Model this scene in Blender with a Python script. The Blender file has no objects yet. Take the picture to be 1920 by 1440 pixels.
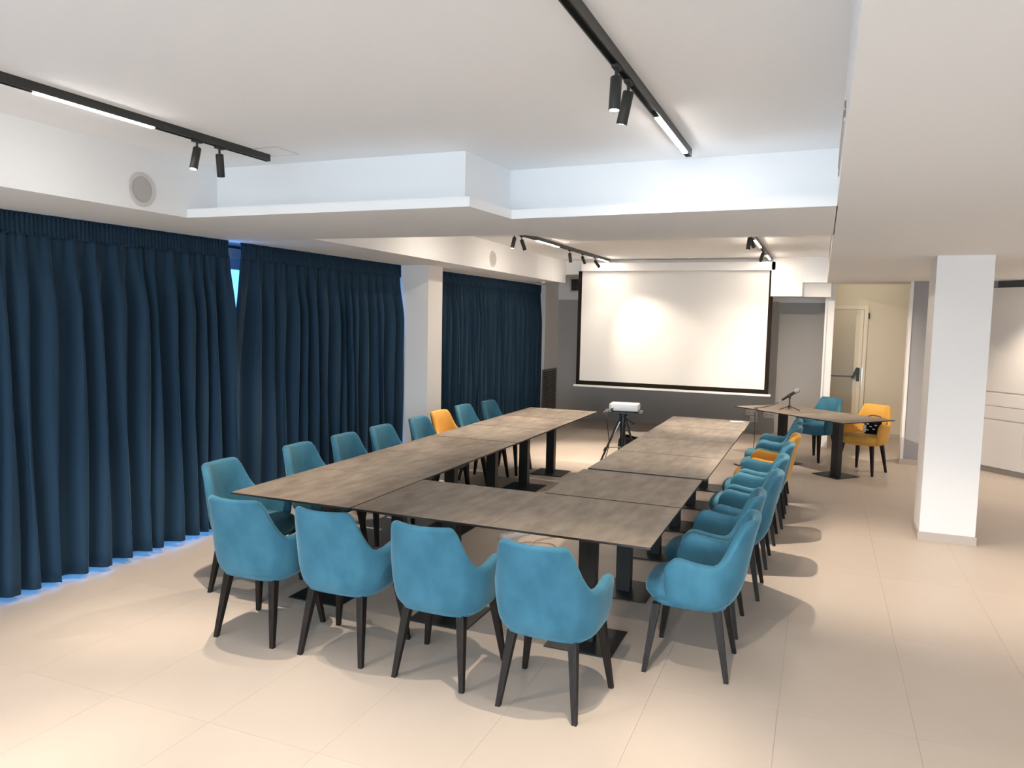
import bpy, bmesh, math, random
from mathutils import Vector, Matrix
random.seed(7)
PI = math.pi
S = bpy.context.scene
C = S.collection

# ------------------------------------------------------------------ camera
cd = bpy.data.cameras.new('camera'); cam = bpy.data.objects.new('camera', cd); C.objects.link(cam)
r = (0.9258561121, 0.3773319659, 0.0202742978)
u = (-0.0511550120, 0.0719979096, 0.9960920970)
f = (-0.3743976821, 0.9232750882, -0.0859621259)
cam.matrix_world = Matrix(((r[0], u[0], -f[0], 0), (r[1], u[1], -f[1], 0), (r[2], u[2], -f[2], 1.9), (0, 0, 0, 1)))
cd.sensor_width = 36; cd.lens = 26.666; cd.clip_start = .05
S.camera = cam
if hasattr(S, 'cycles'): S.cycles.diffuse_bounces = 8

# ------------------------------------------------------------------ world, exposure, daylight
w = bpy.data.worlds.new('sky'); S.world = w; w.use_nodes = True
bg = w.node_tree.nodes['Background']
bg.inputs[0].default_value = (.10, .40, 1, 1); bg.inputs[1].default_value = 2.0
S.view_settings.view_transform = 'Standard'; S.view_settings.look = 'None'
S.view_settings.gamma = 1; S.view_settings.exposure = 1.2; S.view_settings.use_curve_mapping = False

def area(name, loc, rot, sx, sy, power, col):
    l = bpy.data.lights.new(name, 'AREA'); l.shape = 'RECTANGLE'; l.size = sx; l.size_y = sy
    l.energy = power; l.color = col
    o = bpy.data.objects.new(name, l); C.objects.link(o); o.location = loc; o.rotation_euler = rot
    return o
# area lamp standing in for daylight behind the photographer, before opaque rear panes
dl_ = area('rear_daylight', (-.5, -5.8, 1.35), (PI/2-.55, 0, 0), 6.4, 2.1, 230, (.68, .85, 1)); dl_.data.spread = math.radians(95)   # skylight comes in downwards
WARM = (1, .85, .69)
SPOT_W = 62

# ------------------------------------------------------------------ materials
def mat(name, col, rough=.6, metal=0, sheen=0, spec=.5, emit=None, es=0, bump=None, vary=None, sheen_tint=None, coat=0):
    m = bpy.data.materials.new(name); m.use_nodes = True
    nt = m.node_tree; b = nt.nodes['Principled BSDF']
    b.inputs['Base Color'].default_value = (*col, 1); b.inputs['Roughness'].default_value = rough
    b.inputs['Metallic'].default_value = metal; b.inputs['Specular IOR Level'].default_value = spec
    b.inputs['Coat Weight'].default_value = coat
    if sheen:
        b.inputs['Sheen Weight'].default_value = sheen; b.inputs['Sheen Roughness'].default_value = .35
        if sheen_tint: b.inputs['Sheen Tint'].default_value = (*sheen_tint, 1)
    if emit:
        b.inputs['Emission Color'].default_value = (*emit, 1); b.inputs['Emission Strength'].default_value = es
    tc = nt.nodes.new('ShaderNodeTexCoord')
    if vary:                                   # (second colour, scale vector, detail, lo, hi)
        col2, sc, det, lo, hi = vary
        mp = nt.nodes.new('ShaderNodeMapping'); mp.inputs['Scale'].default_value = sc
        n = nt.nodes.new('ShaderNodeTexNoise'); n.inputs['Scale'].default_value = 1; n.inputs['Detail'].default_value = det
        rp = nt.nodes.new('ShaderNodeValToRGB')
        rp.color_ramp.elements[0].position = lo; rp.color_ramp.elements[0].color = (*col, 1)
        rp.color_ramp.elements[1].position = hi; rp.color_ramp.elements[1].color = (*col2, 1)
        nt.links.new(tc.outputs['Object'], mp.inputs[0]); nt.links.new(mp.outputs[0], n.inputs['Vector'])
        nt.links.new(n.outputs['Fac'], rp.inputs[0]); nt.links.new(rp.outputs[0], b.inputs['Base Color'])
    if bump:
        sc, st = bump
        n = nt.nodes.new('ShaderNodeTexNoise'); n.inputs['Scale'].default_value = sc; n.inputs['Detail'].default_value = 4
        bp = nt.nodes.new('ShaderNodeBump'); bp.inputs['Strength'].default_value = st; bp.inputs['Distance'].default_value = .01
        nt.links.new(tc.outputs['Object'], n.inputs['Vector']); nt.links.new(n.outputs['Fac'], bp.inputs['Height'])
        nt.links.new(bp.outputs[0], b.inputs['Normal'])
    return m
M = {}
M['white'] = mat('white_plaster', (.86, .84, .825), .85, spec=.2, bump=(60, .04))
M['ceil'] = mat('ceiling_paint', (.855, .87, .885), .9, spec=.15, bump=(70, .03))
M['grey'] = mat('grey_wall_paint', (.43, .415, .395), .8, spec=.2, bump=(60, .04))
M['greyblue'] = mat('cool_grey_paint', (.36, .355, .36), .8, spec=.2, bump=(60, .04))
M['cream'] = mat('cream_wall_paint', (.74, .66, .53), .8, spec=.2, bump=(60, .04))
M['creamdoor'] = mat('cream_door_paint', (.72, .63, .49), .5, spec=.3)
M['creamframe'] = mat('pale_door_frame_paint', (.80, .73, .60), .5, spec=.3)
M['tile'] = mat('beige_floor_tile', (.545, .468, .40), .42, spec=.35, vary=((.58, .50, .43), (1.3, 1.1, 1), 5, .35, .65))
M['grout'] = mat('tile_grout', (.44, .385, .33), .8, spec=.2)
M['skirt'] = mat('skirting_tile', (.52, .45, .40), .5, spec=.3)
M['top'] = mat('stone_grey_laminate', (.165, .136, .112), .48, spec=.35, vary=((.275, .232, .192), (15, 5, 1), 13, .32, .68))
M['edge'] = mat('table_edge_black', (.022, .017, .014), .5)
M['steel'] = mat('black_powder_steel', (.016, .017, .016), .4, spec=.4, bump=(300, .05))
M['wenge'] = mat('wenge_stained_wood', (.012, .009, .007), .5, spec=.22, vary=((.022, .016, .013), (60, 60, 5), 4, .4, .65))
M['teal'] = mat('teal_velvet', (.034, .130, .195), .75, sheen=.4, sheen_tint=(.55, .85, .95), spec=.2, bump=(180, .06),
                vary=((.054, .182, .262), (6, 6, 4), 6, .36, .64))
M['mustard'] = mat('mustard_velvet', (.60, .315, .060), .75, sheen=.4, sheen_tint=(1, .85, .5), spec=.2, bump=(180, .06),
                   vary=((.66, .355, .085), (7, 7, 5), 5, .38, .66))
M['curtain'] = mat('navy_blackout_fabric', (.017, .046, .085), .8, sheen=.22, sheen_tint=(.42, .66, .82), spec=.2, bump=(500, .15))
M['rail'] = mat('black_track_aluminium', (.025, .028, .026), .4, spec=.5)
M['spot'] = mat('black_spot_housing', (.028, .030, .028), .5, spec=.45)
M['led'] = mat('led_diffuser', (.9, .88, .85), .4, emit=(1, .94, .89), es=36)
M['led_fill_rear'] = mat('added_rear_fill_led', (.9, .88, .85), .4, emit=(1, .94, .89), es=30)  # for the unseen linear lamps added behind the camera as fill
M['led_far'] = mat('led_diffuser_warm', (.9, .88, .85), .4, emit=(1, .86, .72), es=78)
M['lens'] = mat('lit_spot_lens', (.9, .9, .9), .3, emit=(1, .9, .76), es=22)
M['screen'] = mat('matte_screen_fabric', (.78, .765, .735), .9, spec=.1)
M['screenb'] = mat('screen_black_border', (.018, .013, .010), .9, spec=.1)
M['pwhite'] = mat('white_plastic', (.82, .80, .78), .4)
M['pwhite2'] = mat('off_white_plastic', (.70, .66, .62), .5)
M['vent'] = mat('grey_vent_metal', (.22, .20, .18), .5, metal=.2)
M['ventdark'] = mat('dark_vent_cavity', (.02, .018, .016), .9)
M['ventwhite'] = mat('white_vent_frame', (.72, .68, .64), .6)
M['speaker'] = mat('speaker_grille_mesh', (.50, .485, .47), .7, bump=(900, .4))
M['speakrim'] = mat('speaker_rim', (.62, .60, .585), .6)
M['bplast'] = mat('black_plastic', (.014, .014, .014), .45)
M['chrome'] = mat('brushed_chrome', (.62, .60, .57), .3, metal=1)
M['hinge'] = mat('dark_hinge_metal', (.02, .018, .016), .4, metal=.3)
M['cab'] = mat('white_cabinet_lacquer', (.78, .74, .70), .42, spec=.35)
M['cabgap'] = mat('cabinet_groove', (.58, .55, .52), .7)
M['cabback'] = mat('cabinet_carcass_grey', (.25, .23, .21), .7)
M['plinth'] = mat('cabinet_plinth', (.36, .32, .29), .6)
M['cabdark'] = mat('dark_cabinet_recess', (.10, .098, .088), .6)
M['cable_w'] = mat('pale_cable_sheath', (.68, .52, .42), .5)
M['cable_b'] = mat('dark_cable_sheath', (.035, .022, .016), .5)
M['bag'] = mat('black_nylon_bag', (.007, .007, .007), .95, spec=.08, bump=(200, .2))
M['cloth'] = mat('grey_folded_cloth', (.20, .18, .16), .9)
M['winframe'] = mat('white_window_frame', (.72, .74, .78), .4)
M['pouchtrim'] = mat('pale_pouch_print', (.62, .58, .52), .7)
M['blankpane'] = mat('opaque_rear_pane', (.75, .80, .85), .35)
M['micmesh'] = mat('microphone_mesh', (.36, .345, .33), .45, metal=.6, bump=(900, .5))
M['line'] = mat('ceiling_joint_shadow', (.45, .42, .40), .9)
gm = bpy.data.materials.new('window_glass'); gm.use_nodes = True
nt = gm.node_tree; nt.nodes.clear()
o_ = nt.nodes.new('ShaderNodeOutputMaterial'); mx = nt.nodes.new('ShaderNodeMixShader'); tr = nt.nodes.new('ShaderNodeBsdfTransparent')
gl = nt.nodes.new('ShaderNodeBsdfGlossy'); gl.inputs['Roughness'].default_value = .02; mx.inputs[0].default_value = .07
tr.inputs[0].default_value = (.93, .96, .97, 1)
nt.links.new(tr.outputs[0], mx.inputs[1]); nt.links.new(gl.outputs[0], mx.inputs[2]); nt.links.new(mx.outputs[0], o_.inputs[0])
M['glass'] = gm

# ------------------------------------------------------------------ mesh helpers
def new(): return bmesh.new()
def box(bm, x0, x1, y0, y1, z0, z1, mi=0, bev=0):
    vs = [bm.verts.new(p) for p in ((x0,y0,z0),(x1,y0,z0),(x1,y1,z0),(x0,y1,z0),(x0,y0,z1),(x1,y0,z1),(x1,y1,z1),(x0,y1,z1))]
    fs = [bm.faces.new([vs[i] for i in q]) for q in ((3,2,1,0),(4,5,6,7),(0,1,5,4),(1,2,6,5),(2,3,7,6),(3,0,4,7))]
    for fa in fs: fa.material_index = mi
    if bev:
        es = list({e for fa in fs for e in fa.edges})
        bmesh.ops.bevel(bm, geom=es, offset=bev, segments=2, affect='EDGES', profile=.6)
def prism(bm, pts, z0, z1):
    lo = [bm.verts.new((x, y, z0)) for x, y in pts]; hi = [bm.verts.new((x, y, z1)) for x, y in pts]
    n = len(pts)
    bm.faces.new(lo[::-1]); bm.faces.new(hi)
    for i in range(n): bm.faces.new((lo[i], lo[(i+1) % n], hi[(i+1) % n], hi[i]))
def taper(bm, p0, s0, p1, s1):
    a = [bm.verts.new((p0[0]+dx*s0, p0[1]+dy*s0, p0[2])) for dx, dy in ((-.5,-.5),(.5,-.5),(.5,.5),(-.5,.5))]
    b = [bm.verts.new((p1[0]+dx*s1, p1[1]+dy*s1, p1[2])) for dx, dy in ((-.5,-.5),(.5,-.5),(.5,.5),(-.5,.5))]
    bm.faces.new(a[::-1]); bm.faces.new(b)
    for i in range(4): bm.faces.new((a[i], a[(i+1) % 4], b[(i+1) % 4], b[i]))
def lathe(bm, prof, n=24, mtx=None, mi=0):
    rings = []
    for rr, z in prof:
        rings.append([bm.verts.new((rr*math.cos(2*PI*k/n), rr*math.sin(2*PI*k/n), z)) for k in range(n)])
    for a, b in zip(rings, rings[1:]):
        for k in range(n): bm.faces.new((a[k], a[(k+1) % n], b[(k+1) % n], b[k])).material_index = mi
    bm.faces.new(rings[0][::-1]).material_index = mi; bm.faces.new(rings[-1]).material_index = mi
    if mtx is not None:
        for rg in rings:
            for v in rg: v.co = mtx @ v.co
def tube(bm, pts, rad, n=8, closed=False):
    pts = [Vector(p) for p in pts]; rings = []
    N = len(pts)
    for i, p in enumerate(pts):
        a = pts[(i-1) % N] if (closed or i > 0) else p
        b = pts[(i+1) % N] if (closed or i < N-1) else p
        t = (b-a).normalized()
        up = Vector((0, 0, 1)) if abs(t.z) < .95 else Vector((1, 0, 0))
        s = t.cross(up).normalized(); q = s.cross(t)
        rd = rad[i] if isinstance(rad, (list, tuple)) else rad
        rings.append([bm.verts.new(p + rd*(math.cos(2*PI*k/n)*s + math.sin(2*PI*k/n)*q)) for k in range(n)])
    pr = list(zip(rings, rings[1:])) + ([(rings[-1], rings[0])] if closed else [])
    for a, b in pr:
        for k in range(n): bm.faces.new((a[k], a[(k+1) % n], b[(k+1) % n], b[k]))
    if not closed:
        bm.faces.new(rings[0][::-1]); bm.faces.new(rings[-1])
def spline(pts, k=8):
    P = [Vector(p) for p in pts]; out = []
    for i in range(len(P)-1):
        p0 = P[max(i-1, 0)]; p1 = P[i]; p2 = P[i+1]; p3 = P[min(i+2, len(P)-1)]
        for j in range(k):
            t = j/k
            out.append(.5*((2*p1)+(p2-p0)*t+(2*p0-5*p1+4*p2-p3)*t*t+(3*p1-p0-3*p2+p3)*t**3))
    out.append(P[-1]); return out
def obj(name, bm, m, parent=None, smooth=False, fix=True):
    if fix: bmesh.ops.recalc_face_normals(bm, faces=bm.faces)
    me = bpy.data.meshes.new(name); bm.to_mesh(me); bm.free()
    for k in (m if isinstance(m, (list, tuple)) else [m]): me.materials.append(M[k])
    if smooth:
        for p in me.polygons: p.use_smooth = True
        if smooth != 'all':
            me.set_sharp_from_angle(angle=math.radians(40))
    o = bpy.data.objects.new(name, me); C.objects.link(o)
    if parent: o.parent = parent
    return o
def thing(name, label, cat, loc=(0,0,0), rz=0, group=None):
    o = bpy.data.objects.new(name, None); C.objects.link(o); o.empty_display_size = .1
    o.location = loc; o.rotation_euler = (0, 0, rz); o['label'] = label; o['category'] = cat
    if group: o['group'] = group
    return o
def tag(o, label, cat, group=None):
    o['label'] = label; o['category'] = cat
    if group: o['group'] = group
    return o
def struct(name, bm, m, label=None, parent=None, smooth=False):
    o = obj(name, bm, m, parent, smooth)
    if not parent: o['kind'] = 'structure'
    if label: o['label'] = label
    return o
def dup(root, loc, rz, label):
    c = root.copy(); C.objects.link(c); c.location = loc; c.rotation_euler = (0, 0, rz); c['label'] = label
    for ch in root.children:
        d = ch.copy(); C.objects.link(d); d.parent = c
        for g in ch.children:
            e = g.copy(); C.objects.link(e); e.parent = d
    return c
def onebox(name, m, parent, *a, bev=0, struct_=False, label=None, smooth=False):
    bm = new(); box(bm, *a, bev=bev)
    if struct_: return struct(name, bm, m, label, parent)
    return obj(name, bm, m, parent, smooth)

# ------------------------------------------------------------------ room shell
ZS, ZC = 2.52, 2.89            # underside of the dropped ceiling, underside of the raised coffers
XW, XE, YR, YB = -5.0, 4.6, -6.0, 14.0
floor = onebox('floor', 'grout', None, XW-.3, XE, YR, 15.4, -.12, -.003, struct_=True, label='beige tiled floor of the hall')
tx0, tw, ty0, tl = -4.98+.0, .61, 1.39, 1.22
tm = None; nt_ = 0
x = 1.115-10*.61
ix = 0
for i in range(16):
    xa = 1.115+(i-10)*.61
    xb = min(xa+.61, XE)
    for j in range(-1, 12):
        ya = 1.39+j*1.22
        if tm is None:
            bm = new(); box(bm, .0005, .6095, .0005, 1.2195, -.0028, 0)
            o = obj('tile', bm, 'tile', floor); tm = o.data
        else:
            o = bpy.data.objects.new('tile', tm); C.objects.link(o); o.parent = floor
        o.location = (xa, ya, 0)
# floor beyond the tile field (behind the photographer)
onebox('floor_rear', 'tile', None, XW, XE, YR, .16, -.0029, -.0002, struct_=True, label='plain beige floor behind the photographer')

onebox('ceiling', 'ceil', None, XW-.3, XE, YR, 15.4, ZC, ZC+.1, struct_=True, label='white raised coffer ceiling above the track lights')
def cprism(name, pts, z0, z1, m='ceil', label=None):
    bm = new(); prism(bm, pts, z0, z1); return struct(name, bm, m, label)
cprism('trim_1', [(XW-.2, YR), (-3.92, YR), (-3.92, 3.9), (XW-.2, 3.9)], ZS, ZC, label='dropped white ceiling strip above the curtains, near part')
cprism('trim_2', [(XW-.2, 3.9), (-3.92, 3.9), (-3.915, 5.24), (-4.08, 11.75), (-4.06, 12.34), (XW-.2, 12.34)], ZS, ZC, label='dropped white ceiling strip above the curtains, far part')
# beam between the two coffers, with a projecting lip on the near side
lip = [(-3.92, 3.9), (-1.86, 3.9), (-1.83, 4.45), (.045, 4.36), (.045, 5.74), (-1.80, 5.82), (-2.08, 5.33), (-3.915, 5.24)]
cprism('trim_3', lip, ZS, ZS+.056, label='thin projecting lip of the dropped beam between the two coffers')
cprism('trim_4', [(-3.92, 4.17), (-2.02, 4.17), (-1.99, 4.80), (.045, 4.72), (.045, 5.74), (-1.80, 5.82), (-2.08, 5.33), (-3.915, 5.24)], ZS+.056, ZC, label='set-back white face of the dropped beam above its lip')
cprism('trim_5', [(.04, YR), (XE, YR), (XE, 12.4), (.10, 12.4), (.04, 12.1), (.04, 5.7)], ZS, ZC, label='broad dropped white ceiling on the right side of the hall')
cprism('trim_6', [(-.295, 12.10), (.039, 12.10), (.099, 12.4), (-.295, 12.4)], ZS, ZC, label='small dropped ceiling corner right of the screen')
# bulkheads at the far end of the far coffer
onebox('trim_7', 'white', None, -4.735, -.70, 12.3405, 12.55, 2.66, ZC, struct_=True, label='white bulkhead behind the projection screen case')
onebox('trim_8', 'white', None, -.74, -.296, 12.10, 12.5, 2.315, ZC, struct_=True, label='lit white downstand right of the projection screen')
onebox('trim_9', 'white', None, -.295, .10, 12.28, 12.5, 2.315, ZS, struct_=True, label='shaded white boxing under the ceiling right of the screen')
# back wall: grey painted field with white above
onebox('wall_back', 'white', None, XW-.2, .06, YB, YB+.15, 2.285, ZC, struct_=True, label='white upper part of the back wall')
onebox('wall_back_lower', 'grey', None, XW-.2, .06, YB, YB+.15, 0, 2.285, struct_=True, label='grey painted lower back wall below the screen')
onebox('wall_stub', 'white', None, .06, .165, 12.66, YB+.3, 0, ZC, struct_=True, label='narrow white wall end between the screen niche and the corridor')
onebox('trim_10', 'white', None, .032, .0605, 12.62, 12.70, 0, 2.33, struct_=True, label='white frame strip on the wall end beside the grey wall')
onebox('trim_11', 'white', None, -.70, .06, 13.93, 13.999, 2.27, 2.36, struct_=True, label='white frame band over the grey wall right of the screen')
# corridor
onebox('wall_corridor', 'cream', None, .165, XE, 14.3, 14.45, 0, ZC, struct_=True, label='cream end wall of the corridor around the emergency door')
onebox('baseboard_corridor', 'skirt', None, .76, XE, 14.285, 14.3, 0, .07, struct_=True, label='tile skirting at the foot of the cream corridor wall')
onebox('trim_12', 'white', None, .10, 1.16, 12.40, 12.52, ZS-.0, ZC, struct_=True, label='white header over the corridor opening')
onebox('wall_grey_block', ['greyblue'], None, 1.135, 2.3, 11.72, 11.86, 0, ZS, struct_=True, label='grey wall block between the corridor and the cabinets')
onebox('trim_13', 'white', None, 1.098, 1.1345, 11.70, 11.88, 0, ZS, struct_=True, label='white edge strip of the grey wall block at the corridor')
onebox('baseboard_grey_block', 'skirt', None, 1.08, 2.0, 11.655, 11.70, 0, .07, struct_=True, label='tile skirting at the foot of the grey wall block')
# outer walls
bm = new()
for y0, y1 in ((YR, .6), (8.05, 8.7), (13.0, YB+.15)): box(bm, XW-.2, XW, y0, y1, 0, ZS)
for y0, y1 in ((.6, 8.05), (8.7, 13.0)): box(bm, XW-.2, XW, y0, y1, 2.40, ZS)
struct('wall_left', bm, 'white', 'white window wall behind the navy curtains')
onebox('trim_14', 'ceil', None, XW-.2, -4.735, 12.3405, YB+.15, ZS, ZC, struct_=True, label='white wall piece above the far curtain end beside the back wall')
onebox('wall_left_far', 'white', None, XW, -4.735, 13.24, YB, 0, ZS, struct_=True, label='short white wall between the far curtain and the back wall')
bm = new()
for x0, x1 in ((XW-.2, -4.0), (3.0, XE)): box(bm, x0, x1, YR-.2, YR, 0, ZC)
box(bm, -4.0, 3.0, YR-.2, YR, 2.45, ZC); box(bm, -4.0, 3.0, YR-.2, YR, 0, .2)
struct('wall_rear', bm, 'white', 'white rear wall behind the photographer')
wr = onebox('window_3', 'winframe', None, -4.0, 3.0, YR-.16, YR-.10, 2.38, 2.45, struct_=True, label='window frames with added opaque panes closing the rear wall behind the photographer')  # opaque panes added to keep the blue sky from leaking in
for k in range(6):
    onebox('frame', 'winframe', wr, -4.0+1.38*k, -3.9+1.38*k, YR-.16, YR-.10, .2, 2.38)
    if k < 5: onebox('pane', 'blankpane', wr, -3.9+1.38*k, -2.62+1.38*k, YR-.14, YR-.12, .2, 2.38)
onebox('wall_right', 'white', None, XE, XE+.2, YR-.2, 15.4, 0, ZC, struct_=True, label='white right-hand wall out of view')
# pillars
o = onebox('pillar', 'white', None, XW, -4.42, 8.15, 8.52, 0, ZS, struct_=True, label='white wall pillar between the second and third navy curtains')
pl = onebox('pillar', 'white', None, .90, 1.335, 7.56, 8.0, 0, ZS, struct_=True, label='free-standing white square pillar on the right')
bm = new()
box(bm, .888, 1.347, 7.548, 7.56, 0, .075); box(bm, .888, .90, 7.56, 8.0, 0, .075); box(bm, 1.335, 1.347, 7.56, 8.0, 0, .075); box(bm, .888, 1.347, 8.0, 8.012, 0, .075)
struct('baseboard_pillar', bm, 'skirt', 'beige tile skirting around the free-standing pillar')

# windows behind the curtains
def window(n, y0, y1, k):
    bm = new()
    st = (y1-y0)/k
    box(bm, XW-.12, XW-.05, y0, y1, 0, .10); box(bm, XW-.12, XW-.05, y0, y1, 2.30, 2.40)
    for i in range(k+1):
        yy = y0+i*st; box(bm, XW-.12, XW-.05, max(y0, yy-.05), min(y1, yy+.05), .1, 2.3)
    wn = struct('window_%d' % n, bm, 'winframe', 'white framed glass doors hidden behind the navy curtains, part %d' % n)
    for i in range(k):
        onebox('pane', 'glass', wn, XW-.09, XW-.082, y0+i*st+.05, y0+(i+1)*st-.05, .1, 2.3)
window(1, .6, 8.05, 8); window(2, 8.7, 13.0, 5)

# ------------------------------------------------------------------ curtains
def curtain(name, y0, y1, label, xf, zb, seed, left_shift=0, right_shift=0, fold=.17):
    rn = random.Random(seed)
    root = thing(name, label, 'curtain', ((xf(y0)+xf(y1))/2, (y0+y1)/2, zb), group='floor length navy curtains on the window wall')
    ox, oy, oz = root.location
    # phase table with irregular folds
    ph = [0]; ys = [y0-.3]
    while ys[-1] < y1+.4:
        ys.append(ys[-1]+fold*rn.uniform(.6, 1.45)); ph.append(ph[-1]+1)
    amp = [rn.uniform(.65, 1.25) for _ in ys]; sk = [rn.uniform(-.4, .4) for _ in ys]
    spl = [rn.random() < .45 for _ in ys]
    def phase(y):
        for i in range(len(ys)-1):
            if y < ys[i+1]:
                t = (y-ys[i])/(ys[i+1]-ys[i]); return i, t
        return len(ys)-2, 1.0
    ZT = 2.385
    rows = [ZT-(ZT-zb)*(k/26)**1.35 for k in range(27)]
    ny = int((y1-y0)/.011)
    bm = new(); grid = []
    for z in rows:
        g = min(1, (ZT-z)/.55); g = g*g*(3-2*g)
        row = []
        for j in range(ny+1):
            y = y0+(y1-y0)*j/ny
            i, t = phase(y)
            a = amp[i]*(1-t)+amp[i+1]*t
            base = math.cos(2*PI*(t+.12*sk[i]*math.sin(2*PI*t)))
            base = math.copysign(abs(base)**.8, base)
            second = math.cos(4*PI*t+1.1*i)
            xo = a*(.008+.052*g)*base + second*(.011*(1-g)+(.009 if spl[i] else .002)*g)
            sway = .018*math.sin(1.7*i+2.2*z)*g
            dl = left_shift*min(1, (ZT-z)/1.0)*math.exp(-(y-y0)/.25) if left_shift else 0
            dr = right_shift*min(1, (ZT-z)/1.0)*math.exp(-(y1-y)/.25) if right_shift else 0
            zz = z
            if z <= rows[-1]+1e-6: zz = zb+.006*math.sin(3.1*y)
            row.append(bm.verts.new((xf(y)+xo-ox, y+sway+dl+dr-oy, zz-oz)))
        grid.append(row)
    for a, b in zip(grid, grid[1:]):
        for j in range(ny): bm.faces.new((a[j], a[j+1], b[j+1], b[j]))
    d = obj('drape', bm, 'curtain', root, 'all')
    md = d.modifiers.new('thickness', 'SOLIDIFY'); md.thickness = .003
    # gathered heading tape
    bm = new(); grid = []
    nh = int((y1-y0)/.0065)
    for k, z in enumerate((ZT-.012, ZT+.012, ZT+.045, ZT+.08, ZT+.134)):
        row = []
        for j in range(nh+1):
            y = y0+(y1-y0)*j/nh
            amp_h = (.006, .0085, .007, .008, .010)[k]
            xo = amp_h*math.sin(2*PI*y/.031+.5*math.sin(7*y)+.25*k)+.004*math.sin(2*PI*y/.21)
            row.append(bm.verts.new((xf(y)+xo+.008-ox, y-oy, z-oz)))
        grid.append(row)
    for a, b in zip(grid, grid[1:]):
        for j in range(nh): bm.faces.new((a[j], a[j+1], b[j+1], b[j]))
    h = obj('heading_tape', bm, 'curtain', root, 'all')
    md = h.modifiers.new('thickness', 'SOLIDIFY'); md.thickness = .004
    return root
curtain('curtain', 1.2, 5.19, 'navy floor length curtain nearest the camera, at left', lambda y: -4.80+.03*(y-3.2)/2, .045, 3, right_shift=.03, fold=.155)
curtain('curtain', 5.37, 8.13, 'navy floor length curtain in the middle, left of the wall pillar', lambda y: -4.80, .03, 11, left_shift=-.17, fold=.16)
curtain('curtain', 8.62, 13.22, 'navy floor length curtain farthest off, beyond the wall pillar', lambda y: -4.80-.04*max(0, (y-12.4)/.9)**2, .03, 23, fold=.16)
bm = new(); box(bm, -4.93, -4.90, .7, 8.12, 2.475, 2.495)
tag(obj('curtain_rail', bm, 'rail'), 'thin dark curtain rail under the ceiling, seen between the first two curtains', 'rail')

# ------------------------------------------------------------------ armchairs
def lerp_tab(tab, v):
    if v <= tab[0][0]: return tab[0][1]
    for (a, b), (c_, d) in zip(tab, tab[1:]):
        if v <= c_:
            t = (v-a)/(c_-a); return b+(d-b)*t
    return tab[-1][1]
WZ = ((.370, .205), (.380, .226), (.395, .243), (.414, .254), (.45, .265), (.52, .276), (.64, .286), (.76, .292), (.88, .300))
RZ = ((.370, -.168), (.380, -.193), (.395, -.214), (.414, -.231), (.45, -.251), (.52, -.274), (.64, -.296), (.76, -.318), (.88, -.348))
FZ = ((.370, .09), (.41, .112), (.5, .130), (.60, .128), (.66, .105))
TS = ((0, .866), (.14, .869), (.25, .869), (.29, .865), (.32, .852), (.345, .828), (.37, .793), (.40, .752), (.44, .708), (.48, .674), (.52, .648), (.54, .638), (.57, .636), (.66, .641), (.78, .652), (.88, .660), (.93, .654), (.965, .632), (.988, .595), (1, .54))
S0 = .66
def plan(s, z, inset):
    w_ = lerp_tab(WZ, z)-inset; yc = -.06; d_ = -(lerp_tab(RZ, z))+yc-inset; yf = lerp_tab(FZ, z)
    sg = 1 if s >= 0 else -1; a = abs(s)
    if a <= S0:
        th = a/S0*PI/2; n = 2/2.9
        py_ = yc-d_*max(0, math.cos(th))**n
        fl = min(1, max(0, (py_+.31)/.24)); fl = .80+.20*fl*fl*(3-2*fl)
        return (sg*w_*fl*max(0, math.sin(th))**n, py_)
    t = (a-S0)/(1-S0)
    return (sg*(w_-.006*t*t), yc+(yf-yc)*t)
def shell_bm():
    bm = new(); cols = []
    sv = [-1, -.996, -.988, -.975, -.955, -.93, -.90]+[-.87+.0435*i for i in range(41)]
    sv = [v for v in sv if v < .88]+[.90, .93, .955, .975, .988, .996, 1]
    TH = .056
    for s in sv:
        a = abs(s); th = TH
        if a > .92: th = max(.010, TH*math.sqrt(max(0, 1-((a-.92)/.081)**2)))
        th *= 1-.25*max(0, 1-a/.5)
        o0 = (TH-th)/2 if a > .5 else 0
        T = lerp_tab(TS, a)
        zb = .376+.010*a
        col = []
        for kk in (0, .006, .014, .025, .040, .065, .10, .14, .20, .28, .37, .46, .56, .66, .76, .86, .94, 1):
            z = zb+(T-th/2-zb)*kk
            col.append((*plan(s, z, o0), z))
        for k in range(1, 6):
            p_ = PI*k/6
            z = T-th/2+th/2*math.sin(p_)
            col.append((*plan(s, min(z, T), o0+th/2*(1-math.cos(p_))), z))
        for k in range(6):
            z = (T-th/2)+(.42-(T-th/2))*k/5
            extra = .018*math.sin(PI*k/5)*max(0, 1-a*2)      # soft belly of the back rest
            col.append((*plan(s, z, o0+th-extra), z))
        col.append((*plan(s, .376, .07), .376))
        cols.append([bm.verts.new(p) for p in col])
    for a, b in zip(cols, cols[1:]):
        for k in range(len(a)-1): bm.faces.new((a[k], a[k+1], b[k+1], b[k]))
    bm.faces.new(cols[0]); bm.faces.new(cols[-1][::-1])
    return bm
def ring_pts(w_, y0, y1, n=36, ex=4.2):
    out = []; cy = (y0+y1)/2; ry = (y1-y0)/2
    for k in range(n):
        t = 2*PI*k/n; c_, s_ = math.cos(t), math.sin(t)
        e = ex if s_ < 0 else 3.4
        rr = (abs(c_)**e+abs(s_)**e)**(-1/e)
        out.append((w_*rr*c_, cy+ry*rr*s_))
    return out
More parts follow.
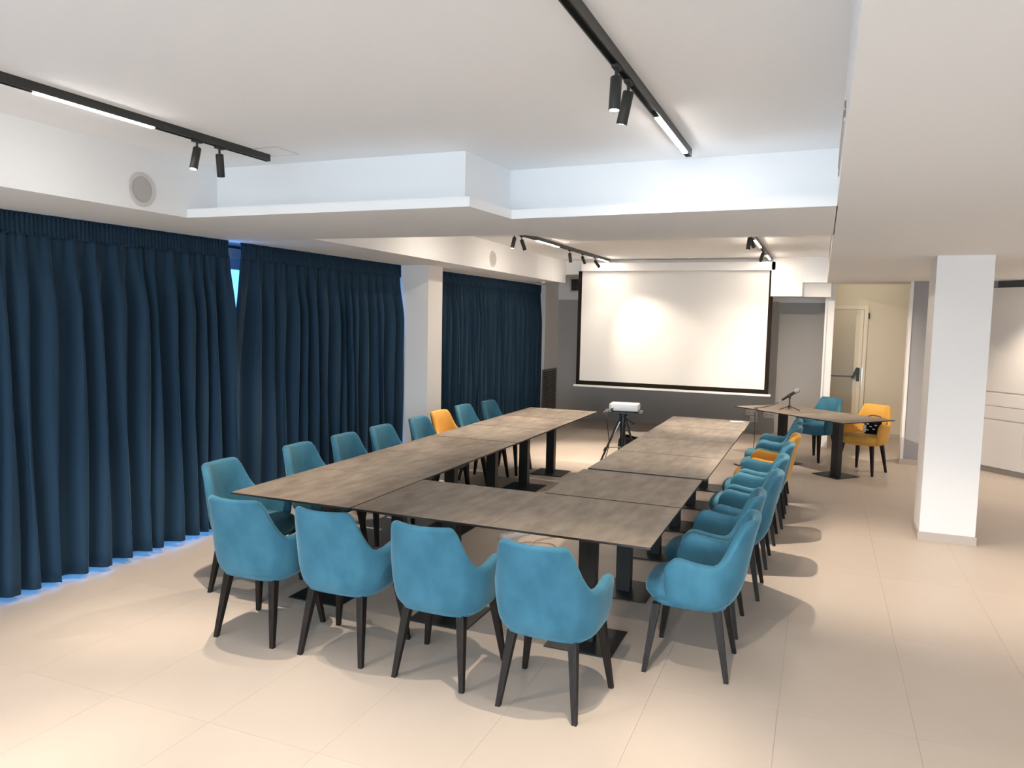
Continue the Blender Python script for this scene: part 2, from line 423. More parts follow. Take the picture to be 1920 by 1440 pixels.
def cushion(bm, w_, y0, y1, prof):
    rings = []
    for ins, z in prof:
        rings.append([bm.verts.new((px, py, z)) for px, py in ring_pts(w_-ins, y0+ins, y1-ins)])
    n = len(rings[0])
    for a, b in zip(rings, rings[1:]):
        for k in range(n): bm.faces.new((a[k], a[(k+1) % n], b[(k+1) % n], b[k]))
    bm.faces.new(rings[0][::-1])
    top = bm.verts.new((0, (y0+y1)/2, prof[-1][1]+.006))
    for k in range(n): bm.faces.new((rings[-1][k], rings[-1][(k+1) % n], top))
def make_chair(col, label, group):
    t = thing('armchair', label, 'chair', group=group)
    obj('backrest', shell_bm(), col, t, 'all')
    bm = new(); cushion(bm, .234, -.23, .255, ((.05, .394), (.018, .401), (.004, .420), (0, .447), (.005, .472), (.020, .490), (.05, .501), (.12, .507)))
    obj('seat_cushion', bm, col, t, 'all')
    bm = new(); cushion(bm, .222, -.20, .222, ((.03, .366), (.010, .371), (.004, .382), (.006, .405)))
    obj('seat_base', bm, col, t, 'all')
    for sx in (-1, 1):
        bm = new(); taper(bm, (sx*.245, .215, 0), .024, (sx*.193, .168, .376), .044); obj('leg', bm, 'wenge', t)
        bm = new(); taper(bm, (sx*.200, -.215, 0), .024, (sx*.158, -.146, .376), .044); obj('leg', bm, 'wenge', t)
    return t
protos = {}
def chair(x, y, deg, label, group, col='teal'):
    if col not in protos:
        c = make_chair(col, label, group); protos[col] = c
        c.location = (x, y, 0); c.rotation_euler = (0, 0, math.radians(deg))
    else:
        c = dup(protos[col], (x, y, 0), math.radians(deg), label); c['group'] = group
    return c
GF, GL, GR, GH = 'chairs along the near end of the tables', 'chairs along the curtain side of the tables', 'chairs along the pillar side of the tables', 'chairs behind the head table'
chair(-3.014, 3.58, 1.5, 'teal velvet armchair seen from behind, leftmost of the four at the near table end', GF)
chair(-2.416, 3.586, 0, 'teal velvet armchair seen from behind, second from left at the near table end', GF)
chair(-1.797, 3.570, -1, 'teal velvet armchair seen from behind, third from left at the near table end', GF)
chair(-1.172, 3.515, -2.5, 'teal velvet armchair seen from behind, closest to the camera, rightmost at the near table end', GF)
L = [(-3.57, 4.11), (-3.55, 4.92), (-3.53, 5.52), (-3.53, 6.12), (-3.53, 6.84), (-3.60, 7.43), (-3.62, 8.07), (-3.55, 8.67)]
LL = ['teal velvet armchair first from the camera in the curtain-side row', 'teal velvet armchair second from the camera in the curtain-side row',
      'teal velvet armchair third from the camera in the curtain-side row', 'teal velvet armchair fourth from the camera in the curtain-side row',
      'teal velvet armchair in front of the wall pillar, just nearer than the curtain-side mustard chair',
      'mustard yellow velvet armchair in the curtain-side row, beside the wall pillar',
      'teal velvet armchair just beyond the mustard chair in the curtain-side row',
      'teal velvet armchair farthest from the camera in the curtain-side row']
for i, ((x, y), lb) in enumerate(zip(L, LL)):
    chair(x, y, -90+(4, 1, 0, 0, 0, -2, -2, 0)[i], lb, GL, 'mustard' if i == 5 else 'teal')
Rr = [(-.588, 4.22), (-.600, 4.83), (-.528, 5.55), (-.520, 6.27), (-.500, 6.97), (-.465, 7.57), (-.462, 8.17), (-.472, 8.77)]
RL = ['teal velvet armchair first from the camera in the pillar-side row, its side fully visible',
      'teal velvet armchair second from the camera in the pillar-side row, pushed closest to the table',
      'teal velvet armchair third from the camera in the pillar-side row', 'teal velvet armchair fourth from the camera in the pillar-side row',
      'teal velvet armchair just nearer than the mustard chair in the pillar-side row',
      'mustard yellow velvet armchair among the teal ones in the pillar-side row',
      'teal velvet armchair just beyond the mustard chair in the pillar-side row',
      'teal velvet armchair farthest from the camera in the pillar-side row']
for i, ((x, y), lb) in enumerate(zip(Rr, RL)):
    chair(x, y, 90, lb, GR, 'mustard' if i == 5 else 'teal')

# ------------------------------------------------------------------ tables
TH_ = .747
def make_table(label, group):
    t = thing('pedestal_table', label, 'table', group=group)
    bm = new(); box(bm, -.4525, .4525, -.4525, .4525, TH_-.012, TH_)
    bm.faces.ensure_lookup_table()
    for fa in bm.faces: fa.material_index = 1
    bm.normal_update()
    for fa in bm.faces:
        if fa.calc_center_median().z > TH_-.001: fa.material_index = 0
    obj('tabletop', bm, ['top', 'edge'], t)
    bm = new(); box(bm, -.20, .20, -.20, .20, TH_-.022, TH_-.012); box(bm, -.02, .02, -.38, .38, TH_-.030, TH_-.012); box(bm, -.38, .38, -.02, .02, TH_-.030, TH_-.012)
    obj('top_bracket', bm, 'steel', t)
    onebox('column', 'steel', t, -.05, .05, -.04, .04, .008, TH_-.022)
    onebox('base_plate', 'steel', t, -.2, .2, -.2, .2, 0, .008)
    return t
tproto = None
def table(x, y, deg, label, group, dz=0):
    global tproto
    if tproto is None:
        tproto = make_table(label, group); o = tproto; o.location = (x, y, dz); o.rotation_euler = (0, 0, math.radians(deg))
    else:
        o = dup(tproto, (x, y, dz), math.radians(deg), label); o['group'] = group
    return o
ordn = ['first', 'second', 'third', 'fourth', 'fifth', 'sixth']
TL, TR_ = 'tables of the curtain-side row', 'tables of the pillar-side row'
for k in range(6):
    table((-3.026, -3.026, -3.026, -3.024, -3.028, -3.03)[k], (4.2375, 5.1445, 6.0515, 6.9685, 7.8855, 8.8025)[k], (0, 0, 0, 0, -.1, .15)[k],
          'grey-brown pedestal table %s from the camera in the curtain-side row' % ordn[k], TL)
table(-2.112, 4.2375, 0, 'grey-brown pedestal table joining the two rows at the near end', 'tables of the near end')
for k in range(6):
    table((-1.206, -1.206, -1.180, -1.178, -1.176, -1.172)[k], (4.2375, 5.160, 6.091, 7.006, 7.917, 8.83)[k], (0, .1, 0, -.1, 0, .25)[k],
          'grey-brown pedestal table %s from the camera in the pillar-side row' % ordn[k], TR_, dz=.004 if k > 1 else 0)
HD = -41.7
table(.255, 10.350, HD, 'grey-brown head table nearer the pillar, set at an angle', 'angled head tables')
table(-.428, 10.958, HD, 'grey-brown head table carrying the microphone, set at an angle', 'angled head tables')
chair(.585, 10.80, 149, 'mustard yellow velvet armchair with a black pouch, behind the head table', GH, 'mustard')
chair(.00, 11.50, 140, 'teal velvet armchair behind the angled head table, nearest the emergency door', GH)

# ------------------------------------------------------------------ track lights
def spot(parent, x, y, aim, on=True, power=None, cone=62, lensvis=True):
    """spotlight on a track: stem, tilted cylinder, glowing lens and its lamp"""
    d = Vector(aim).normalized()
    top = Vector((x, y, 2.80))
    mtx = Matrix.Translation(top) @ Vector((0, 0, -1)).rotation_difference(d).to_matrix().to_4x4()
    bm = new(); lathe(bm, ((.0195, .008), (.022, .005), (.022, -.118), (.0205, -.120), (.0185, -.119), (.0185, -.108)), 20, mtx)
    for v in bm.verts: v.co -= Vector(parent.location)
    b = obj('spotlight', bm, 'spot', parent, True)
    bm = new(); box(bm, x-.012, x+.012, y-.03, y+.03, 2.836, 2.847)
    lathe(bm, ((.0065, 2.78), (.0065, 2.838)), 10, Matrix.Translation((x, y, 0)))
    for v in bm.verts: v.co -= Vector(parent.location)
    obj('stem', bm, 'spot', b)
    bm = new(); lathe(bm, ((.0175, -.1165), (.0175, -.112)), 20, mtx)
    for v in bm.verts: v.co -= Vector(parent.location)
    obj('lens', bm, 'lens', b)
    l = bpy.data.lights.new('spot_lamp', 'SPOT'); l.energy = power or SPOT_W; l.color = WARM; l.spot_size = math.radians(cone); l.spot_blend = .75
    l.shadow_soft_size = .012
    lo = bpy.data.objects.new('spot_lamp', l); C.objects.link(lo); lo.parent = parent
    lo.location = top+d*.125-Vector(parent.location); lo.rotation_euler = Vector((0, 0, -1)).rotation_difference(d).to_euler()
def track(x, y0, y1, label, lines, spots, led='led'):
    t = thing('track_light', label, 'track light', (x, (y0+y1)/2, ZC), group='black ceiling track lights')
    oy = (y0+y1)/2
    bm = new()
    box(bm, -.018, -.0125, y0-oy, y1-oy, -.042, 0); box(bm, .0125, .018, y0-oy, y1-oy, -.042, 0); box(bm, -.0125, .0125, y0-oy, y1-oy, -.02, 0)
    box(bm, -.018, .018, y1-oy, y1-oy+.006, -.043, 0); box(bm, -.018, .018, y0-oy-.006, y0-oy, -.043, 0)
    obj('rail', bm, 'rail', t)
    for a, b in lines:
        lm = onebox('linear_lamp', 'rail', t, -.0122, .0122, a-oy, b-oy, -.043, -.021)
        onebox('diffuser', 'led_fill_rear' if b < 1 else led, lm, -.0115, .0115, a-oy+.008, b-oy-.008, -.0480, -.0432, bev=.0015)
    for sp in spots: spot(t, x, *sp)
    return t
track(-3.26, -3.6, 3.90, 'black track light at upper left, over the first curtain', [(2.37, 3.03), (.2, .86), (-.5, .1), (-2.0, -1.34), (-3.2, -2.5)],  # lamps behind the camera are unseen extras that brighten the foreground
      [(3.32, (.02, -.28, -1), True, 56, 66), (3.49, (-.16, .26, -1), True, 85, 66), (1.2, (.45, .30, -1)), (1.45, (-.2, .2, -1)), (-.9, (.2, .4, -1))])
track(-.76, -3.6, 4.50, 'black track light at upper middle with two downward spots in front of the beam', [(3.60, 4.40), (.2, .86), (-.5, .1), (-1.8, -1.14), (-3.2, -2.5)],  # its lamps behind the camera are likewise added for fill, out of view
      [(2.85, (.0, -.12, -1), True, 46, 56), (3.04, (-.22, .08, -1), True, 60, 60), (1.0, (-.8, .4, -1), True, 60, 60), (1.3, (.54, 1.2, -1), True, 90, 60), (-.8, (.4, .4, -1))])
track(-3.25, 5.95, 12.08, 'black track light in the far coffer, on the curtain side', [(6.75, 7.55), (8.72, 9.55), (11.45, 12.04)],
      [(6.22, (-.30, -.45, -1), True, 70, 70), (6.45, (.12, .10, -1), True, 40, 64), (8.00, (-.12, -.25, -1), True, 110), (8.22, (.30, .25, -1), True, 110), (10.02, (.12, .05, -1), True, 170), (10.62, (.12, 1.22, -1), True, 28), (11.28, (.60, .62, -1), True, 45)], 'led_far')
track(-.76, 5.95, 12.10, 'black track light in the far coffer, at the right of the screen', [(6.75, 7.55), (9.15, 10.05), (11.2, 11.95)],
      [(6.25, (.40, .08, -1), True, 112, 66), (6.48, (-.25, .1, -1), True, 50, 60), (8.52, (-.10, -.02, -1), True, 120, 50), (8.70, (.34, 1.6, -1), True, 200), (10.45, (-.36, 1.05, -1), True, 30)], 'led_far')
# lamps in the right-hand dropped ceiling, out of view
def downlight(x, y, power, label):
    bm = new(); lathe(bm, ((.055, ZS-.004), (.055, ZS+.0), (.048, ZS+.0), ), 24, Matrix.Translation((x, y, 0)))
    t = tag(obj('downlight', bm, 'pwhite', None, True), label, 'downlight', 'recessed downlights out of view')
    bm = new(); lathe(bm, ((.040, ZS-.0065), (.040, ZS-.0042)), 24, Matrix.Translation((x, y, 0))); obj('lens', bm, 'lens', t)
    l = bpy.data.lights.new('downlight_lamp', 'SPOT'); l.energy = power; l.color = WARM; l.spot_size = math.radians(100); l.spot_blend = .8; l.shadow_soft_size = .03
    lo = bpy.data.objects.new('downlight_lamp', l); C.objects.link(lo); lo.location = (x, y, ZS-.02); lo.parent = t
downlight(2.35, 10.75, 60, 'recessed downlight in front of the white cabinets')
downlight(2.6, 6.2, 60, 'recessed downlight right of the free-standing pillar')
downlight(2.2, 2.2, 42, 'added downlight out of view, brightening the right foreground')  # unseen lamp added to lift the floor and ceiling at right
l = bpy.data.lights.new('corridor_fill', 'POINT'); l.energy = 3.6; l.color = (1, .88, .68); l.shadow_soft_size = .12  # point light added to brighten the corridor, without a visible source
lo = bpy.data.objects.new('corridor_fill', l); C.objects.link(lo); lo.location = (.75, 13.3, 2.6)
bm = new(); lathe(bm, ((.14, ZC), (.14, ZC-.02), (.12, ZC-.05), (.06, ZC-.075), (.01, ZC-.08)), 28, Matrix.Translation((.75, 13.3, 0)))  # dome added over the fill light, it gives no light itself
tag(obj('added_lamp_dome', bm, 'pwhite', None, True), 'unlit round lamp dome added above the corridor fill light, out of view', 'ceiling lamp')

# ------------------------------------------------------------------ projection screen
sc = thing('projection_screen', 'large white pull-down projection screen with black border on the back wall', 'projection screen', (-2.2, 12.18, .80))
def sb(name, m, x0, x1, y0, y1, z0, z1, parent=None, bev=0):
    return onebox(name, m, parent or sc, x0+2.2, x1+2.2, y0-12.18, y1-12.18, z0-.8, z1-.8, bev=bev)
cs = sb('case', 'pwhite', -3.72, -.68, 12.10, 12.24, 2.70, 2.835, bev=.008)
bm = new(); tube(bm, [(-.76+2.2+.028*math.cos(a*PI/12), 12.098-12.18, 2.765-.8+.015*math.sin(a*PI/12)) for a in range(24)], .0022, 6, True)
obj('maker_emblem', bm, 'vent', cs)
sb('fabric', 'screen', -3.725, -.765, 12.172, 12.176, .875, 2.705)
sb('black_border', 'screenb', -3.780, -3.718, 12.170, 12.177, .825, 2.705)
sb('black_border', 'screenb', -.770, -.708, 12.170, 12.177, .825, 2.705)
sb('black_border', 'screenb', -3.718, -.770, 12.170, 12.177, .825, .893)
sb('bottom_bar', 'pwhite', -3.82, -.675, 12.160, 12.190, .79, .824, bev=.004)

# ------------------------------------------------------------------ projector on its stand
px, py, pz = -2.085, 8.60, .855
st = thing('projector_stand', 'black tripod stand with a flat tray, between the two table rows', 'tripod', (px, py, 0), math.radians(8))
onebox('tray', 'steel', st, -.215, .225, -.17, .17, pz-.014, pz, bev=.004)
bm = new(); lathe(bm, ((.022, .22), (.022, .45), (.030, .452), (.030, .66), (.036, .665), (.036, .80), (.05, .805), (.05, pz-.014)), 20); obj('column', bm, 'bplast', st, True)
bm = new(); lathe(bm, ((.008, .0), (.008, .09), (.014, .09), (.014, .12)), 12, Matrix.Translation((.04, -.02, .775)) @ Matrix.Rotation(math.radians(125), 4, 'Y')); obj('clamp_knob', bm, 'bplast', st, True)
for k in range(3):
    a = math.radians(205+120*k)
    c_, s_ = math.cos(a), math.sin(a)
    bm = new(); tube(bm, [(.03*c_, .03*s_, .79), (.20*c_, .20*s_, .40), (.37*c_, .37*s_, .012)], [.012, .012, .009], 10); lg = obj('leg', bm, 'bplast', st, True)
    bm = new(); tube(bm, [(.195*c_, .195*s_, .43), (.215*c_, .215*s_, .385)], .017, 10); obj('leg_clamp', bm, 'bplast', lg, True)
    bm = new(); lathe(bm, ((.013, 0), (.015, .012), (.010, .03)), 12, Matrix.Translation((.374*c_, .374*s_, 0))); obj('rubber_foot', bm, 'bplast', lg, True)
    bm = new(); tube(bm, [(.02*c_, .02*s_, .435), (.188*c_, .188*s_, .425)], .007, 8); obj('brace', bm, 'chrome', st, True)
    bm = new(); tube(bm, [(.035*c_, .035*s_, .735), (.180*c_, .180*s_, .430)], .005, 8); obj('strut', bm, 'chrome', st, True)
pj = thing('projector', 'compact white projector on the tripod tray, facing the screen', 'projector', (px+.012, py+.02, pz), math.radians(6))
bm = new(); box(bm, -.165, .165, -.12, .12, .010, .092, bev=.014); obj('body', bm, 'pwhite', pj, True)
bm = new(); lathe(bm, ((.030, 0), (.034, .018), (.028, .020)), 20, Matrix.Translation((.08, .118, .05)) @ Matrix.Rotation(-PI/2, 4, 'X')); obj('lens', bm, 'bplast', pj, True)
bm = new(); box(bm, .1652, .168, -.08, .06, .03, .07)
obj('side_vent', bm, 'pwhite2', pj)
for (a, b, c_, d) in ((-.155, -.148, .058, .074), (-.155, -.148, .036, .044)):
    onebox('port', 'bplast', pj, a, b, -.1215, -.119, c_, d)
onebox('power_plug', 'bplast', pj, -.138, -.118, -.135, -.119, .014, .042, bev=.003)
for sx in (-.13, .13):
    bm = new(); lathe(bm, ((.012, 0), (.010, .012)), 12, Matrix.Translation((sx, -.09, 0))); obj('foot', bm, 'bplast', pj, True)
    bm = new(); lathe(bm, ((.012, 0), (.010, .012)), 12, Matrix.Translation((sx, .09, 0))); obj('foot', bm, 'bplast', pj, True)
bm = new(); tube(bm, spline([(px-.112, py-.13, pz+.03), (px-.122, py-.20, pz+.012), (px-.130, py-.24, pz-.06), (px-.115, py-.225, pz-.22), (px-.105, py-.21, .48), (px-.15, py-.20, .30), (px-.155, py-.20, .14), (px-.10, py-.19, .02), (px+.1, py-.3, .006), (px+.3, py-.7, .006)]), .005, 8)
tag(obj('power_cable', bm, 'cable_b', None, True), 'dark cable hanging from the projector to the floor', 'cable')
# bag and cloth on the floor behind the stand
bg_ = thing('equipment_bag', 'black soft equipment bag on the floor behind the projector stand', 'bag', (-2.33, 10.66, 0), math.radians(-18))
bm = new(); cushion(bm, .29, -.21, .21, ((.03, 0), (.004, .02), (0, .10), (.006, .20), (.03, .245), (.08, .262))); obj('body', bm, 'bag', bg_, 'all')
bm = new(); tube(bm, spline([(-.12, -.205, .18), (-.11, -.222, .12), (0, -.226, .10), (.11, -.222, .12), (.12, -.205, .18)], 6), .010, 8); obj('handle', bm, 'bag', bg_, True)
bm = new(); nx, ny_ = 14, 12; g = []
for i in range(nx+1):
    row = []
    for j in range(ny_+1):
        a, b = i/nx, j/ny_
        lx = -.28+.66*a; ly = -.17+.40*b
        z = .282+.010*math.sin(9*a+4*b)+.006*math.cos(13*b)
        if lx > .26: z -= (lx-.26)*.85
        row.append(bm.verts.new((lx, ly, z)))
    g.append(row)
for i in range(nx):
    for j in range(ny_): bm.faces.new((g[i][j], g[i+1][j], g[i+1][j+1], g[i][j+1]))
cl = obj('folded_cloth', bm, 'cloth', None, 'all', fix=False); cl.location = (-2.33, 10.66, 0); cl.rotation_euler = (0, 0, math.radians(-18))
md = cl.modifiers.new('thickness', 'SOLIDIFY'); md.thickness = .008
tag(cl, 'grey folded cloth lying on top of the black equipment bag', 'cloth')
bx = thing('equipment_case', 'black upright equipment case on the floor just behind the projector tripod', 'case', (-2.20, 9.36, 0), math.radians(4))
bm = new(); box(bm, -.11, .13, -.10, .10, .006, .30, bev=.012); obj('body', bm, 'bag', bx, True)
bm = new(); tube(bm, spline([(-.06, 0, .295), (-.055, 0, .335), (.05, 0, .335), (.055, 0, .295)], 6), .009, 8); obj('handle', bm, 'bplast', bx, True)

# ------------------------------------------------------------------ small things on and around the tables
rm = thing('remote_control', 'small white remote control on the far end of the pillar-side tables', 'remote', (-.86, 9.09, TH_), math.radians(20))
bm = new(); box(bm, -.075, .075, -.024, .024, 0, .020, bev=.005); obj('body', bm, 'pwhite', rm, True)
for k in range(3): onebox('button', 'pwhite2', rm, -.05+.035*k, -.03+.035*k, -.01, .01, .020, .023)
ps = thing('power_strip', 'white power strip on the floor under the near table', 'power strip', (-2.36, 6.10, 0), math.radians(62))
bm = new(); box(bm, -.22, .22, -.03, .03, 0, .042, bev=.010); obj('body', bm, 'pwhite', ps, True)
for k in range(5): 
    bm = new(); lathe(bm, ((.020, 0), (.020, .0015)), 16, Matrix.Translation((-.16+.075*k, 0, .0422))); obj('socket', bm, 'pwhite2', ps, True)
onebox('switch', 'cable_w', ps, .185, .205, -.012, .012, .042, .047)
bm = new(); tube(bm, spline([(-2.47, 5.90, .012), (-2.38, 5.80, .006), (-2.22, 5.93, .006), (-2.05, 5.97, .006), (-1.975, 5.90, .006), (-2.06, 5.80, .006), (-2.17, 5.86, .010), (-2.16, 6.02, .014), (-2.03, 6.20, .006), (-1.80, 6.38, .006), (-1.45, 6.5, .006), (-1.0, 6.58, .006), (-.90, 6.9, .006), (-.92, 7.3, .006)], 10), .0055, 8)
tag(obj('extension_cord', bm, 'cable_w', None, True), 'pale looped cord on the floor beside the power strip', 'cable')
bm = new(); tube(bm, spline([(-.72, 7.35, .006), (-.62, 7.75, .006), (-.52, 7.9, .006), (-.62, 8.3, .006), (-.45, 8.0, .006), (-.36, 7.75, .006)], 8), .005, 8)
tag(obj('floor_cable', bm, 'cable_b', None, True), 'thin dark cable on the lit floor under the pillar-side tables', 'cable')
bm = new(); tube(bm, spline([(-1.0, 10.5, .006), (-.86, 10.35, .006), (-.70, 10.28, .006), (-.56, 10.12, .006)], 8), .010, 8)
tag(obj('floor_cable', bm, 'cable_b', None, True), 'short thick black cable on the floor near the head table', 'cable')

# microphone on a small table tripod
mx_, my_ = -.352, 10.85
ms = thing('microphone_stand', 'small black tripod microphone stand on the head table', 'microphone stand', (mx_, my_, TH_), math.radians(20))
bm = new(); lathe(bm, ((.012, .03), (.015, .035), (.015, .06), (.009, .065), (.009, .150), (.014, .153), (.014, .180)), 14); obj('stem', bm, 'bplast', ms, True)
for k in range(3):
    a = math.radians(195+120*k); c_, s_ = math.cos(a), math.sin(a)
    bm = new(); tube(bm, [(.006*c_, .006*s_, .05), (.06*c_, .06*s_, .035), (.145*c_, .145*s_, .007)], [.007, .007, .007], 8); obj('leg', bm, 'bplast', ms, True)
dr = Vector((math.cos(math.radians(-22))*.80, math.sin(math.radians(-22))*.80, .56)).normalized()
mc0 = Vector((mx_, my_, TH_+.20))
rot = Vector((0, 0, 1)).rotation_difference(dr).to_matrix().to_4x4()
bm = new(); lathe(bm, ((.020, -.035), (.0225, -.03), (.0225, .03), (.020, .035)), 16, Matrix.Translation((0, 0, .20)) @ rot); obj('clip', bm, 'bplast', ms, True)
mc = thing('microphone', 'black handheld microphone with a silver head, clipped on the stand', 'microphone', mc0)
bm = new(); lathe(bm, ((.014, -.13), (.016, -.12), (.019, 0), (.0225, .075), (.026, .085)), 18, rot); obj('handle', bm, 'bplast', mc, True)
bm = new(); lathe(bm, ((.026, .085), (.031, .095), (.0325, .115), (.029, .137), (.018, .154), (.004, .159)), 18, rot); obj('grille_head', bm, 'micmesh', mc, True)
bm = new(); lathe(bm, ((.0095, -.19), (.0105, -.185), (.0105, -.13)), 14, rot); obj('connector', bm, 'chrome', mc, True)
e0 = mc0-dr*.19
bm = new(); tube(bm, spline([e0, e0-dr*.06, (e0.x-.13, e0.y-.02, TH_+.03), (e0.x-.22, e0.y-.06, TH_+.006), (e0.x-.30, e0.y-.14, TH_+.006), (-.73, 10.588, TH_+.004), (-.765, 10.545, TH_-.05), (-.76, 10.53, .4), (-.765, 10.52, .1), (-.74, 10.50, .008), (-.55, 10.3, .008)], 8), .0045, 8)
tag(obj('microphone_cable', bm, 'cable_b', None, True), 'thin dark cable from the microphone over the head table edge to the floor', 'cable')

# black patterned pouch on the mustard chair
pc = thing('pouch', 'small black pouch with pale spots on the mustard chair at the head table', 'bag', (.665, 10.745, .512), math.radians(160))
bm = new(); box(bm, -.085, .085, -.045, .045, 0, .185, bev=.020)
for v in bm.verts:
    v.co.x *= 1+.18*(v.co.z/.185)
    v.co.y -= .045*(v.co.z/.185)
obj('body', bm, 'bag', pc, True)
onebox('flap', 'bplast', pc, -.125, .10, -.105, .03, .165, .205, bev=.012)
for sx, sz in ((-.05, .115), (.01, .095), (-.03, .065), (.045, .05), (.05, .125)):
    bm = new(); box(bm, sx-.015, sx+.015, .040-.045*sz/.185, .0485-.045*sz/.185, sz-.007, sz+.007); obj('pale_spot', bm, 'pouchtrim', pc)
bm = new(); box(bm, .060, .098, .02, .050, .02, .11, bev=.006); obj('pale_tag', bm, 'pouchtrim', pc)
bm = new(); tube(bm, spline([(-.10, -.03, .19), (-.08, -.04, .222), (0, -.04, .236), (.06, -.04, .222), (.08, -.03, .20)], 6), .009, 8); obj('handle', bm, 'bplast', pc, True)

# ------------------------------------------------------------------ wall and ceiling fittings
def wall_speaker(x, y, z, rad, label):
    t = thing('wall_speaker', label, 'speaker', (x, y, z), group='round speakers in the dropped ceiling face')
    mt = Matrix.Rotation(PI/2, 4, 'Y')
    bm = new(); lathe(bm, ((rad, 0), (rad, .004), (rad*.97, .008), (rad*.76, .008), (rad*.76, .002)), 40, mt); obj('rim', bm, 'speakrim', t, True)
    bm = new(); lathe(bm, ((rad*.755, .001), (rad*.755, .004), (rad*.4, .006)), 40, mt); obj('grille', bm, 'speaker', t, True)
    return t
wall_speaker(-3.919, 3.535, 2.645, .104, 'round white flush speaker in the ceiling face near the first curtain')
wall_speaker(-4.012, 9.14, 2.668, .105, 'round white flush speaker in the ceiling face over the far curtain')
def slot(y0, y1, z0, z1, label):
    t = thing('slot_diffuser', label, 'air diffuser', (.04, (y0+y1)/2, z0), group='slot air diffusers in the right coffer side')
    h_ = (y1-y0)/2
    onebox('cavity', 'vent', t, -.003, 0, -h_, h_, 0, z1-z0)
    onebox('frame', 'ventwhite', t, -.006, 0, -h_, h_, z1-z0, z1-z0+.012); onebox('frame', 'ventwhite', t, -.006, 0, -h_, h_, -.012, 0)
    onebox('blade', 'ventwhite', t, -.008, -.003, -h_, h_, (z1-z0)*.5-.004, (z1-z0)*.5+.004)
slot(3.02, 4.12, 2.64, 2.70, 'long slot air diffuser on the right side of the near coffer')
slot(6.3, 9.6, 2.62, 2.68, 'long slot air diffuser on the right side of the far coffer')
# access hatch in the near coffer ceiling
hp = thing('access_hatch', 'faint square access hatch in the ceiling behind the left track end', 'hatch', (-3.16, 3.86, ZC-.001))
for a in ((-.16, .10, .085, .089), (.098, .102, -.12, .089), (-.16, .10, -.124, -.12), (-.164, -.16, -.12, .089)):
    onebox('joint', 'line', hp, a[0], a[1], a[2], a[3], -.0008, 0)
onebox('panel', 'ceil', hp, -.159, .097, -.119, .084, -.0008, 0)
# smoke detector
bm = new(); lathe(bm, ((.045, 0), (.045, -.012), (.030, -.03), (.012, -.034)), 24, Matrix.Translation((-4.32, 11.9, ZS)))
tag(obj('smoke_detector', bm, 'pwhite', None, True), 'small white round detector under the ceiling above the far curtain end', 'detector')
# air vent high on the back wall
vt = thing('air_vent', 'square dark air vent high on the back wall left of the screen', 'vent', (-4.32, YB, 2.56))
onebox('cavity', 'ventdark', vt, -.17, .22, -.004, 0, -.105, .115)
for a in ((-.205, .25, .115, .150), (-.205, .25, -.14, -.105), (-.205, -.17, -.105, .115), (.22, .25, -.105, .115)):
    onebox('frame', 'ventwhite', vt, a[0], a[1], -.016, 0, a[2], a[3])
for k in range(6): onebox('grid_bar', 'vent', vt, -.17, .22, -.011, -.006, -.082+.036*k, -.077+.036*k)
for k in range(10): onebox('grid_bar', 'vent', vt, -.140+.037*k, -.136+.037*k, -.012, -.007, -.105, .115)
# louvred grille low on the left wall
gv = thing('louvre_grille', 'tall grey louvred grille low on the wall beside the far curtain', 'grille', (-4.735, 13.45, .18))
onebox('cavity', 'ventdark', gv, 0, .003, -.29, .47, 0, .775)
for a in ((-.31, .49, .765, .79), (-.31, .49, -.02, .0), (-.31, -.285, 0, .765), (.455, .49, 0, .765)):
    onebox('frame', 'vent', gv, 0, .014, a[0], a[1], a[2], a[3])
for k in range(21):
    bm = new(); z = .018+.0362*k
    vs = [bm.verts.new(p) for p in ((.003, -.285, z+.014), (.012, -.285, z-.002), (.014, -.285, z), (.005, -.285, z+.017), (.003, .455, z+.014), (.012, .455, z-.002), (.014, .455, z), (.005, .455, z+.017))]
    for q in ((0,1,2,3), (7,6,5,4), (0,4,5,1), (1,5,6,2), (2,6,7,3), (3,7,4,0)): bm.faces.new([vs[i] for i in q])
    obj('slat', bm, 'vent', gv)
# wall sockets
for k, (xa, xb, za, zb) in enumerate(((-1.18, -.98, .275, .375), (-.875, -.70, .25, .355), (-1.10, -.97, .16, .265))):
    t = thing('wall_socket', ['white wall socket box low on the grey wall, left one seen under the head table', 'white wall socket box low on the grey wall, nearest the corridor', 'white wall socket box lowest on the grey wall, below the left one'][k],
              'socket', ((xa+xb)/2, YB, (za+zb)/2), group='white sockets on the grey wall')
    w2, h2 = (xb-xa)/2, (zb-za)/2
    bm = new(); box(bm, -w2, w2, -.03, 0, -h2, h2, bev=.006); obj('plate', bm, 'pwhite2', t, True)
    for s_ in (-.5, .5):
        bm = new(); lathe(bm, ((.018, 0), (.018, .002)), 14, Matrix.Translation((s_*w2, -.0302, 0)) @ Matrix.Rotation(PI/2, 4, 'X')); obj('outlet', bm, 'speaker', t, True)

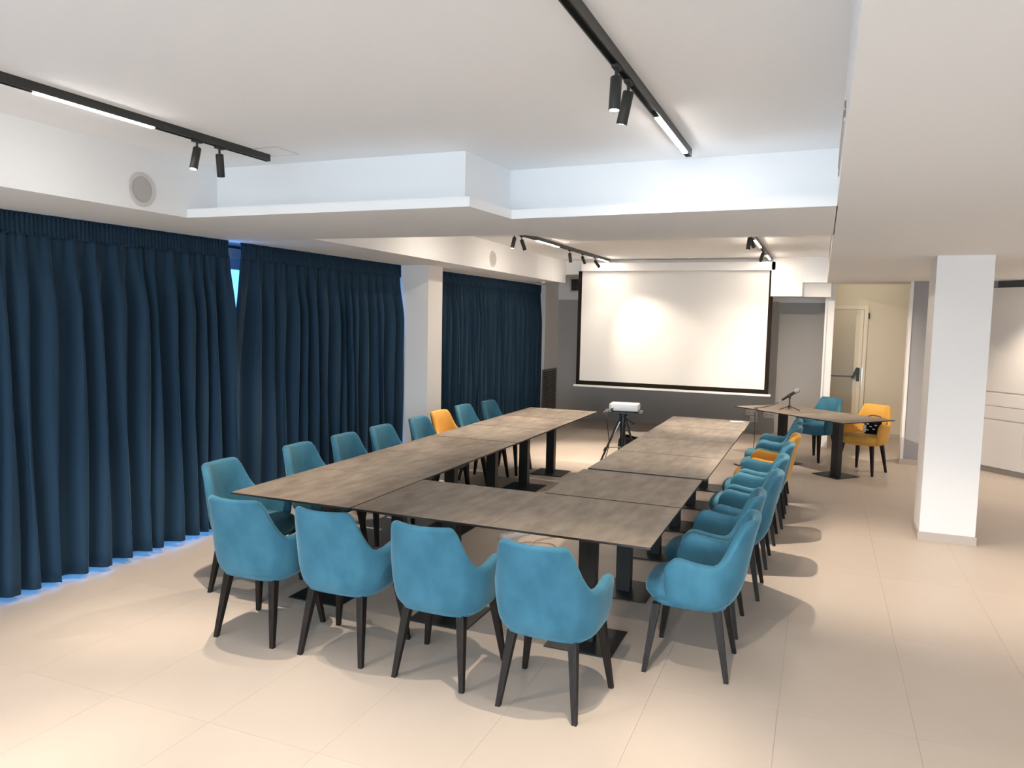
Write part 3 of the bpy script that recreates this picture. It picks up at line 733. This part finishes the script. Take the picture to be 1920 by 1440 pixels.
# emergency door
dr_ = struct('door_1', (lambda b: (box(b, -.28, .655, 14.255, 14.295, .01, 2.17), b)[1])(new()), 'creamdoor', 'cream emergency door with a horizontal panic bar in the corridor')
onebox('door_frame', 'creamframe', dr_, .66, .72, 14.245, 14.30, 0, 2.235); onebox('door_frame', 'creamframe', dr_, -.35, .66, 14.245, 14.30, 2.175, 2.235)
onebox('door_edge', 'creamframe', dr_, .60, .655, 14.247, 14.254, .01, 2.17)
pb = onebox('panic_bar', 'vent', dr_, -.20, .535, 14.165, 14.190, 1.018, 1.042, bev=.006)
bm = new()
if True:
    box(bm, .588, .632, 14.20, 14.256, .95, 1.18, bev=.006)
    pts = [(.505, 1.00), (.545, .995), (.59, 1.09), (.60, 1.19), (.575, 1.185)]
    a = [bm.verts.new((p[0], 14.165, p[1])) for p in pts]; b = [bm.verts.new((p[0], 14.20, p[1])) for p in pts]
    bm.faces.new(a); bm.faces.new(b[::-1])
    for i in range(5): bm.faces.new((a[i], b[i], b[(i+1) % 5], a[(i+1) % 5]))
obj('latch_lever', bm, 'hinge', dr_)
onebox('lock_plate', 'chrome', dr_, .668, .682, 14.241, 14.245, .88, 1.18)
onebox('hinge', 'hinge', dr_, .72, .745, 14.235, 14.26, 2.02, 2.12)
onebox('label_plate', 'pwhite2', dr_, -.02, .20, 14.251, 14.254, 1.30, 1.50)

# cabinets on the angled wall at right
cb = thing('cabinet_wall', 'tall white built-in cabinets on the angled wall at far right', 'cabinet', (1.62, 12.175, 0), math.radians(-47.4))
def cbx(name, m, a, b, c_, d, e, f_, parent=None, bev=0): return onebox(name, m, parent or cb, a, b, c_, d, e, f_, bev=bev)
cbx('plinth', 'plinth', 0, 3.6, .03, .5, 0, .075)
cbx('carcass', 'cabback', 0, 3.6, .012, .5, .075, 2.43)
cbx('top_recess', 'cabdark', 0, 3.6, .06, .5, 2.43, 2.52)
for (x0, x1) in ((0, .447), (.45, 1.447), (1.45, 2.497), (2.5, 3.6)):
    cbx('upper_door', 'cab', x0, x1, -.008, .012, 1.075, 2.428, bev=.002)
    cbx('handle_channel', 'cabgap', x0, x1, -.003, .012, 1.053, 1.075)
    cbx('drawer', 'cab', x0, x1, -.008, .012, .885, 1.053, bev=.002)
    cbx('drawer', 'cab', x0, x1, -.008, .012, .715, .879, bev=.002)
    cbx('handle_channel', 'cabgap', x0, x1, -.003, .012, .695, .715)
for (x0, x1) in ((0, .447), (.45, 1.215), (1.218, 1.98), (1.983, 2.75), (2.753, 3.6)):
    cbx('lower_door', 'cab', x0, x1, -.008, .012, .078, .695, bev=.002)
